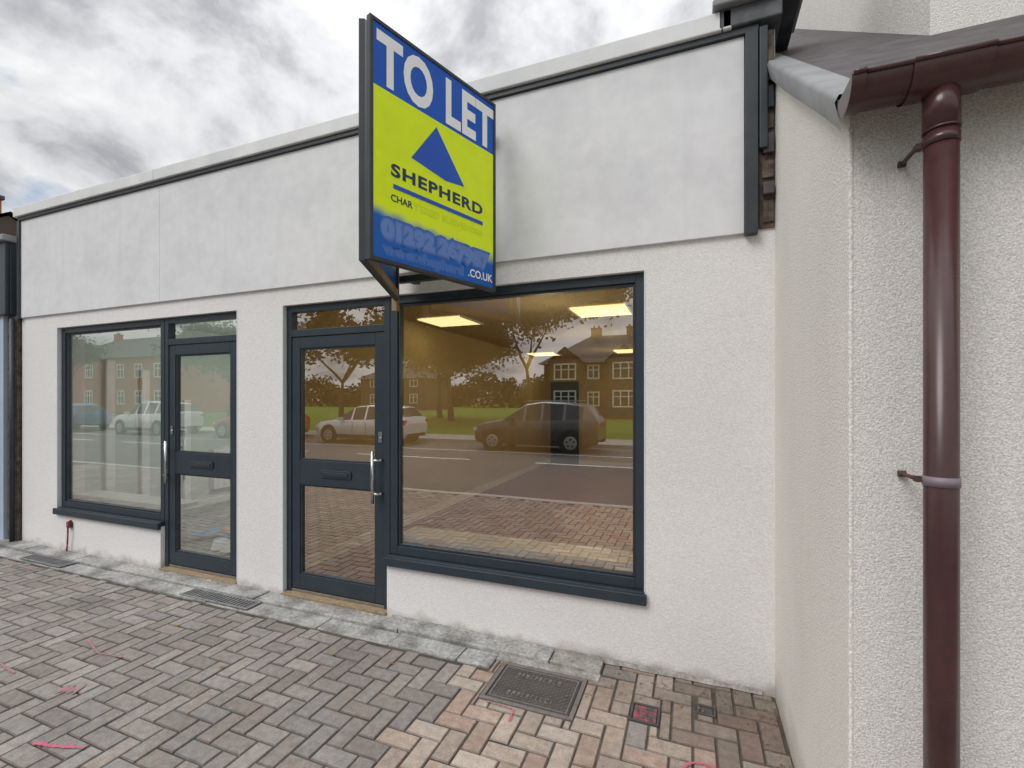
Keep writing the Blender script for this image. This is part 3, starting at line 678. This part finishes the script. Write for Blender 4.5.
def board(origin,rot,width,side):
    b=MB(); y0,y1=(0,T) if side>0 else (-T,0)
    b.box(0,F,y0,y1,0,SH,M['trim']); b.box(width-F,width,y0,y1,0,SH,M['trim']); b.box(F,width-F,y0,y1,0,F,M['trim']); b.box(F,width-F,y0,y1,SH-F,SH,M['trim'])
    fr=b.build('frame'); place(fr,origin,rot)
    bv=fr.modifiers.new('bevel','BEVEL'); bv.width=.002; bv.segments=1
    attach(fr,S)
    b=MB(); yy0,yy1=(.006,.016) if side>0 else (-.016,-.006)
    h1=SH*.275
    b.box(F,width-F,yy0,yy1,SH-h1,SH-F,blue); b.box(F,width-F,yy0,yy1,.33,SH-h1,lime); b.box(F,width-F,yy0,yy1,F,.33,fade)
    iy=(.017,.03) if side>0 else (-.03,-.017)
    b.box(F,width-F,iy[0],iy[1],F,F+.05,M['wood']); b.box(F,width-F,iy[0],iy[1],SH-F-.05,SH-F,M['wood']); b.box(F,F+.04,iy[0],iy[1],F+.05,SH-F-.05,M['wood'])
    p=b.build('panel'); place(p,origin,rot); attach(p,S)
board(SP,ang,SW,1)
LP=Vector((-1.540,1.862,2.29)); LE=Vector((-1.93,2.70,2.29)); angL=math.atan2(LE.y-LP.y,LE.x-LP.x)
board(LP,angL,(LE-LP).length,-1)
b=MB(); b.box(-1.525,-1.485,1.875,1.90,2.30,3.48,M['trim']); b.build('nose_batten',S)
def text(body,u,v,size,mat,off=0,name='lettering',yoff=.0045,sp=1.0):
    c=bpy.data.curves.new(name,'FONT'); c.body=body; c.size=size; c.extrude=.0002; c.offset=off; c.space_character=sp
    c.resolution_u=4
    t=bpy.data.objects.new(name,c); COL.objects.link(t)
    bpy.context.view_layer.update()
    me=bpy.data.meshes.new_from_object(t.evaluated_get(bpy.context.evaluated_depsgraph_get()))
    COL.objects.unlink(t); bpy.data.objects.remove(t)
    me.transform(Matrix.Translation((u,yoff,v))@Matrix.Rotation(R(90),4,'X'))
    me.materials.clear(); me.materials.append(mat)
    o=bpy.data.objects.new(name,me); COL.objects.link(o); return o
def widthfit(body,u0,u1,v,size,mat,off=0,sp=1.0,yoff=.0045):
    o=text(body,0,v,size,mat,off=off,sp=sp,yoff=yoff)
    xs=[p.co.x for p in o.data.vertices]; a,b_=min(xs),max(xs); k=(u1-u0)/(b_-a)
    o.data.transform(Matrix.Translation((u0-a*k,0,0))@Matrix.Diagonal((k,1,1,1))); place(o,SP,ang); attach(o,S); return o
widthfit('TO LET',.04,.90,SH-.298,.345,whitep,off=.013,sp=1.06)
widthfit('SHEPHERD',.125,.80,.455,.088,navy,off=.0028,sp=1.12)
widthfit('CHAR',.125,.262,.325,.050,navy,off=.0008)
haze=flat('sign_haze',lerp(LIME,(.03,.08,.1),.07),rough=.4,spec=.3)
widthfit('TERED SURVEYORS',.270,.80,.325,.050,haze,off=.0016)
W_=(.62,.74,.95)
for k,(of,t) in enumerate(((.026,.045),(.021,.085),(.016,.13),(.011,.18),(.006,.22))):
    widthfit('01292 267987',.07-of*.5,.86+of*.5,.135,.115,flat('sign_print_'+'abcde'[k],lerp(LB,W_,t),rough=.4,spec=.3),off=of,yoff=.0055-.0003*k)
for k,(of,t) in enumerate(((.012,.035),(.008,.07),(.004,.10))):
    widthfit('www.shepherd',.07,.64,.05,.066,flat('sign_web_'+'abc'[k],lerp(LB,W_,t),rough=.4,spec=.3),off=of,yoff=.0055-.0003*k)
widthfit('.CO.UK',.675,.89,.055,.066,whitep,off=.0015,yoff=.0035)
b=MB(); fx=lambda u:u*SW; fz=lambda v:SH*(1-v)
A=(fx(.465),.0045,fz(.305)); Bl=(fx(.275),.0045,fz(.505)); Bm=(fx(.54),.0045,fz(.535)); Br=(fx(.70),.0045,fz(.52))
b.face([A,Bl,Bm,Br],tri1)
b.box(.14,.80,.003,.0045,.392,.414,tri1)
o=b.build('emblem'); place(o,SP,ang); attach(o,S)
for z in (2.42,3.35):
    b=MB(); b.box(-1.93,-1.225,2.735,2.775,z,z+.045,M['trim'])
    for xx in (-1.85,-1.32): b.box(xx,xx+.05,2.777,D-.023,z,z+.045,M['trim'])
    b.build('wall_bracket',S)
b=MB(); b.box(-1.95,-1.91,2.70,2.733,2.22,3.5,M['wood']); b.build('batten',S)

# ------------------------------------------------------------------ cars
def make_car(name,loc,rotz,paint,label,suv=True,L_=4.4,group='cars parked across the road'):
    e=empty(name,loc,rotz=0,label=label,category='car',group=group)
    s=L_/4.5; hh=1.0 if suv else .92
    pm=proc('car_paint_'+str(len(bpy.data.materials)),paint,tuple(v*.95 for v in paint),rough=.25,scale=3,detail=1,metallic=.2)
    st=[(-2.25,.42,.62,.66,.50,.70,0),(-2.17,.26,.80,.80,.70,.84,0),(-1.95,.24,.88,.88,.76,.93,0),(-1.5,.24,.91,.94,.80,1.00,0),(-1.12,.24,.92,.99,.82,1.05,0),
        (-1.02,.24,.92,1.00,.80,1.09,1),(-.30,.24,.92,1.03,.64,1.58,1),(-.22,.24,.92,1.03,.635,1.61,2),(.34,.24,.92,1.04,.63,1.66,2),(.42,.24,.92,1.04,.63,1.66,3),(1.10,.24,.92,1.06,.62,1.63,2),(1.19,.24,.92,1.07,.62,1.62,3),(1.76,.24,.90,1.10,.60,1.55,1),(1.86,.24,.90,1.11,.60,1.52,1),(2.14,.26,.86,1.10,.68,1.15,0),(2.22,.30,.82,1.0,.70,1.05,0),(2.25,.42,.74,.80,.6,.84,0)]
    def sec(t):
        x,zl,w,zb,wr,zr,_=t; x*=s; k=hh
        pts=[(w*.86,zl),(w*.98,zl+.14),(w,zl+(zb-zl)*.55),(w*.975,zb*.98),(w*.93,zb),(wr+.02,zr-.06 if zr-zb>.12 else zr-.015),(wr*.8,zr),(0,zr+.02)]
        return [(x,y,z*k if z>.5 else z) for y,z in pts]
    body=MB(); glass=MB(); rows=[]
    for t in st:
        h=sec(t); rows.append([(x,-y,z) for x,y,z in h]+[(x,y,z) for x,y,z in h[:-1][::-1]])
    n=len(rows[0])
    for i in range(len(rows)-1):
        x0=st[i][0]
        for j in range(n-1):
            k=j if j<7 else 13-j
            isg=False
            if k==4 and x0 in (-1.02,-.22,.42,1.19): isg=True
            if k in (5,6) and x0 in (-1.02,1.86): isg=True
            (glass if isg else body).face([rows[i][j],rows[i+1][j],rows[i+1][j+1],rows[i][j+1]],M['darkglass'] if isg else pm,True)
    body.face(rows[0],pm); body.face(rows[-1][::-1],pm)
    for sy in (-1,1):
        body.box(-.95*s,.95*s,sy*.925-.012,sy*.925+.012,.22,.36,M['black'])
        for wx in (-1.42*s,1.38*s): body.cyl((wx,sy*.86,.36),(wx,sy*.932,.36),.395,.395,M['black'],n=28)
        for dx in (-.18*s,.46*s): body.box(dx-.006,dx+.006,sy*.922-.004,sy*.922+.004,.4,.95*hh,M['black'])
    body.box(-2.262*s,-2.24*s,-.45,.45,.48,.60,M['black'])
    def tr(mb,nm):
        o=mb.build(nm); o.data.transform(Matrix.Translation(loc)@Matrix.Rotation(rotz,4,'Z')); attach(o,e); return o
    bo=tr(body,'body')
    bm=bmesh.new(); bm.from_mesh(bo.data); bmesh.ops.remove_doubles(bm,verts=bm.verts,dist=.0005); bm.to_mesh(bo.data); bm.free()
    tr(glass,'window')
    for wx in (-1.42*s,1.38*s):
        for sy in (-1,1):
            m=MB(); m.cyl((wx,sy*.75,.335),(wx,sy*.945,.335),.335,.335,M['black'],n=28); tr(m,'wheel')
            m=MB(); m.cyl((wx,sy*.94,.335),(wx,sy*.952,.335),.225,.20,M['rim'],n=24)
            for a in range(5):
                t=a*2*math.pi/5+.3; cx,cz=wx+.12*math.cos(t),.335+.12*math.sin(t); m.cyl((cx,sy*.95,cz),(cx,sy*.956,cz),.035,.035,M['black'],n=8)
            tr(m,'hubcap')
    for sy in (-1,1):
        m=MB(); m.box(-2.20*s,-2.0*s,sy*.72-.1,sy*.72+.1,.66*hh,.78*hh,M['lightglass']); tr(m,'headlight')
        m=MB(); m.box(2.08*s,2.235*s,sy*.74-.09,sy*.74+.09,.82*hh,1.02*hh,M['redlight']); tr(m,'tail_light')
        m=MB(); m.box(-.80*s,-.64*s,sy*1.0-.09,sy*1.0+.09,1.02*hh,1.14*hh,pm); tr(m,'wing_mirror')
        if suv:
            m=MB(); m.box(-.2*s,1.6*s,sy*.58-.015,sy*.58+.015,1.68,1.71,M['rim']); tr(m,'roof_rail')
    return e
gz=-.12
make_car('parked_car',(-5.0,-9.6,gz),0,(.06,.06,.065),'dark grey sport utility car parked at the far kerb')
make_car('parked_car',(-12.3,-9.8,gz),0,(.66,.67,.68),'silver hatchback parked at the far kerb',suv=False,L_=4.4)
make_car('parked_car',(-25.5,-9.7,gz),0,(.75,.75,.75),'white sport utility car parked at the far kerb',L_=4.6)
make_car('parked_car',(-18.3,-9.7,gz),0,(.34,.035,.03),'red hatchback parked at the far kerb',suv=False,L_=4.1)
make_car('parked_car',(-33,-9.7,gz),0,(.03,.12,.26),'blue hatchback parked at the far kerb',suv=False,L_=4.2)

# ------------------------------------------------------------------ trees
def make_tree(loc,h,cr,seed,dens=1.0,label='broad leafy park tree on the grass',mat='leaf',tf=.27):
    r=random.Random(seed)
    e=empty('park_tree',loc,label=label,category='tree',group='trees in the park')
    tb=MB(); tips=[]
    def limb(p,d,ln,rad,lv):
        nseg=3; q=p
        for i in range(nseg):
            d2=(d+Vector((r.uniform(-.18,.18),r.uniform(-.18,.18),r.uniform(-.08,.10)))).normalized()
            q2=q+d2*ln/nseg; r1=rad*(1-.22*i); r2=rad*(1-.22*(i+1))
            tb.cyl(q,q2,r1,r2,M['bark'],n=8 if lv<2 else 4,caps=False); q=q2; d=d2
            if lv>=2 or (lv==1 and i==2): tips.append(q)
        if lv<4 and rad>.02:
            for k in range(r.choice((3,4,4)) if lv<3 else 2):
                a=r.uniform(0,2*math.pi); sp=r.uniform(.5,1.15)
                nd=(d+Vector((math.cos(a)*sp,math.sin(a)*sp,r.uniform(-.25,.25)))).normalized()
                limb(q,nd,ln*r.uniform(.62,.82),rad*.42,lv+1)
        else: tips.append(q)
    limb(Vector(loc),Vector((0,0,1)),h*tf,h*.022,0)
    tb.build('trunk',e)
    vs=[];fs=[]
    for t in tips:
        if r.random()>.92: continue
        c=r.uniform(.6,1.2)*cr
        for k in range(int(40*dens)):
            o_=Vector((r.gauss(0,1),r.gauss(0,1),r.gauss(0,.8)))*c*.55
            p=t+o_; s=r.uniform(.08,.19)
            a=Vector((r.uniform(-1,1),r.uniform(-1,1),r.uniform(-1,1))).normalized()*s; b2=a.orthogonal().normalized()*s*.7
            i=len(vs); vs+= [tuple(p-a),tuple(p+b2),tuple(p+a),tuple(p-b2)]; fs.append((i,i+1,i+2,i+3))
    me=bpy.data.meshes.new('crown'); me.from_pydata(vs,[],fs); me.materials.append(M[mat])
    o=bpy.data.objects.new('crown',me); COL.objects.link(o); attach(o,e)
    return e
make_tree((-10.4,-24.3,-.14),13,1.0,11,.9,tf=.30,mat='leafdark')
make_tree((-18.2,-27.3,-.14),13,1.3,12,1.2,mat='leafdark',tf=.26)
make_tree((-22.5,-33,-.14),14,1.4,13,1.2,mat='leafdark',tf=.24)
make_tree((-19.4,-16.3,-.14),10,1.0,14,1.1,tf=.28,mat='leafdark')
make_tree((-34,-20,-.14),12,1.2,15,1.2,tf=.25,mat='leafdark')
make_tree((-46,-30,-.14),13,1.2,16,1.2,mat='leafdark',tf=.25)
make_tree((-62,-22,-.14),12,1.2,17,1.0)
make_tree((-16.3,-46,-.14),6,.9,19,1.2,mat='leafdark',label='small dark tree beside the distant house',tf=.2)
r=random.Random(9); vs=[];fs=[]
for k in range(42000):
    x=r.uniform(-190,70); top=4.6+1.8*math.sin(x*.11)+1.3*math.sin(x*.37)+.8*math.sin(x*.9)+.5*math.sin(x*2.3)
    z=r.uniform(0,1)**.75*top+r.gauss(0,.3); y=-95+r.uniform(-5,5); p=Vector((x,y,z)); s=r.uniform(.3,.6)
    a=Vector((r.uniform(-1,1),r.uniform(-1,1),r.uniform(-1,1))).normalized()*s; b2=a.orthogonal().normalized()*s*.8
    i=len(vs); vs+=[tuple(p-a),tuple(p+b2),tuple(p+a),tuple(p-b2)]; fs.append((i,i+1,i+2,i+3))
me=bpy.data.meshes.new('distant_trees'); me.from_pydata(vs,[],fs); me.materials.append(M['leafdark'])
o=bpy.data.objects.new('distant_trees',me); COL.objects.link(o); o['kind']='stuff'; o['category']='trees'; o['label']='far belt of dark trees beyond the park'

# ------------------------------------------------------------------ houses
def house(name,x0,x1,yf,dep,eave,ridge,wm,label,bays,wins):
    e=empty(name,((x0+x1)/2,yf-dep/2,0),label=label,category='house')
    b=MB(); b.box(x0,x1,yf-dep,yf,-.14,eave,wm)
    for (bx0,bx1) in bays:
        b.box(bx0,bx1,yf,yf+1.2,-.14,eave,wm); cx=(bx0+bx1)/2
        b.face([(bx0,yf+1.2,eave),(bx1,yf+1.2,eave),(cx,yf+1.2,eave+(bx1-bx0)*.42)],wm)
    b.build('wall',e)
    b=MB(); o_=.5; ym=yf-dep/2; hp=min(dep/2,(x1-x0)/2)*.85
    P=[(x0-o_,yf+o_,eave-.1),(x1+o_,yf+o_,eave-.1),(x1+o_,yf-dep-o_,eave-.1),(x0-o_,yf-dep-o_,eave-.1)]; r0=(x0+hp,ym,ridge); r1_=(x1-hp,ym,ridge)
    b.face([P[0],P[1],r1_,r0],M['rooftile']); b.face([P[1],P[2],r1_],M['rooftile']); b.face([P[2],P[3],r0,r1_],M['rooftile']); b.face([P[3],P[0],r0],M['rooftile'])
    for (bx0,bx1) in bays:
        cx=(bx0+bx1)/2; zp=eave+(bx1-bx0)*.42+.15
        b.face([(bx0-.3,yf+1.5,eave-.05),(cx,yf+1.5,zp),(cx,ym,zp),(bx0-.3,ym,eave-.05)],M['rooftile'])
        b.face([(bx1+.3,yf+1.5,eave-.05),(bx1+.3,ym,eave-.05),(cx,ym,zp),(cx,yf+1.5,zp)],M['rooftile'])
    b.build('roof',e)
    for cx in (x0+hp+.6,x1-hp-.6):
        b=MB(); b.box(cx-.5,cx+.5,ym-.4,ym+.4,ridge-1.2,ridge+.7,wm); b.box(cx-.55,cx+.55,ym-.45,ym+.45,ridge+.7,ridge+.82,M['greystone'])
        for k in (-.25,.25): b.cyl((cx+k,ym,ridge+.82),(cx+k,ym,ridge+1.1),.12,.1,M['sand'],n=8)
        b.build('chimney',e)
    for (wx,wz,ww,wh,yy) in wins:
        b=MB(); y=yf+yy+.03
        b.face([(wx,y,wz),(wx+ww,y,wz),(wx+ww,y,wz+wh),(wx,y,wz+wh)],M['darkglass'])
        ring(b,wx,wx+ww,wz,wz+wh,y+.01,y+.06,.14,.14,.14,.14,M['white'])
        nb=max(1,int(ww/.6))
        for k in range(1,nb): b.box(wx+k*ww/nb-.06,wx+k*ww/nb+.06,y+.01,y+.06,wz+.14,wz+wh-.14,M['white'])
        b.box(wx+.14,wx+ww-.14,y+.012,y+.055,wz+wh*.6,wz+wh*.6+.09,M['white'])
        b.build('window',e)
    return e
wins=[]
for bx in (-12.6,-7.0):
    for z in (.9,3.5): wins.append((bx,z,2.2,1.6,1.2))
for bx in (-9.6,-3.6):
    for z in (1.0,3.6): wins.append((bx,z,1.2,1.4,0))
house('stone_villa',-14.0,-1.5,-39,9,5.3,8.4,M['greystone'],'dark stone two storey villa with white bay windows',[(-13,-10),(-7.4,-4.4)],wins)
wins=[(x,z,1.6,1.9,0) for x in (-86,-82,-74,-70,-66) for z in (1,4.6)]+[(-78.8,z,1.8,1.9,1.2) for z in (1,4.6)]
house('sandstone_villa',-89,-62,-34,11,7.5,11,M['sand'],'red sandstone villa with white windows and slate roof',[(-80,-76)],wins)
wins=[(x,z,1.6,1.6,0) for x in (-52,-48,-44) for z in (1,3.8)]
house('stone_cottage',-54,-41,-60,9,5.3,8,M['greystone'],'grey stone house beyond the park trees',[],wins)

scene.view_settings.view_transform='Standard'; scene.view_settings.look='None'; scene.view_settings.exposure=0
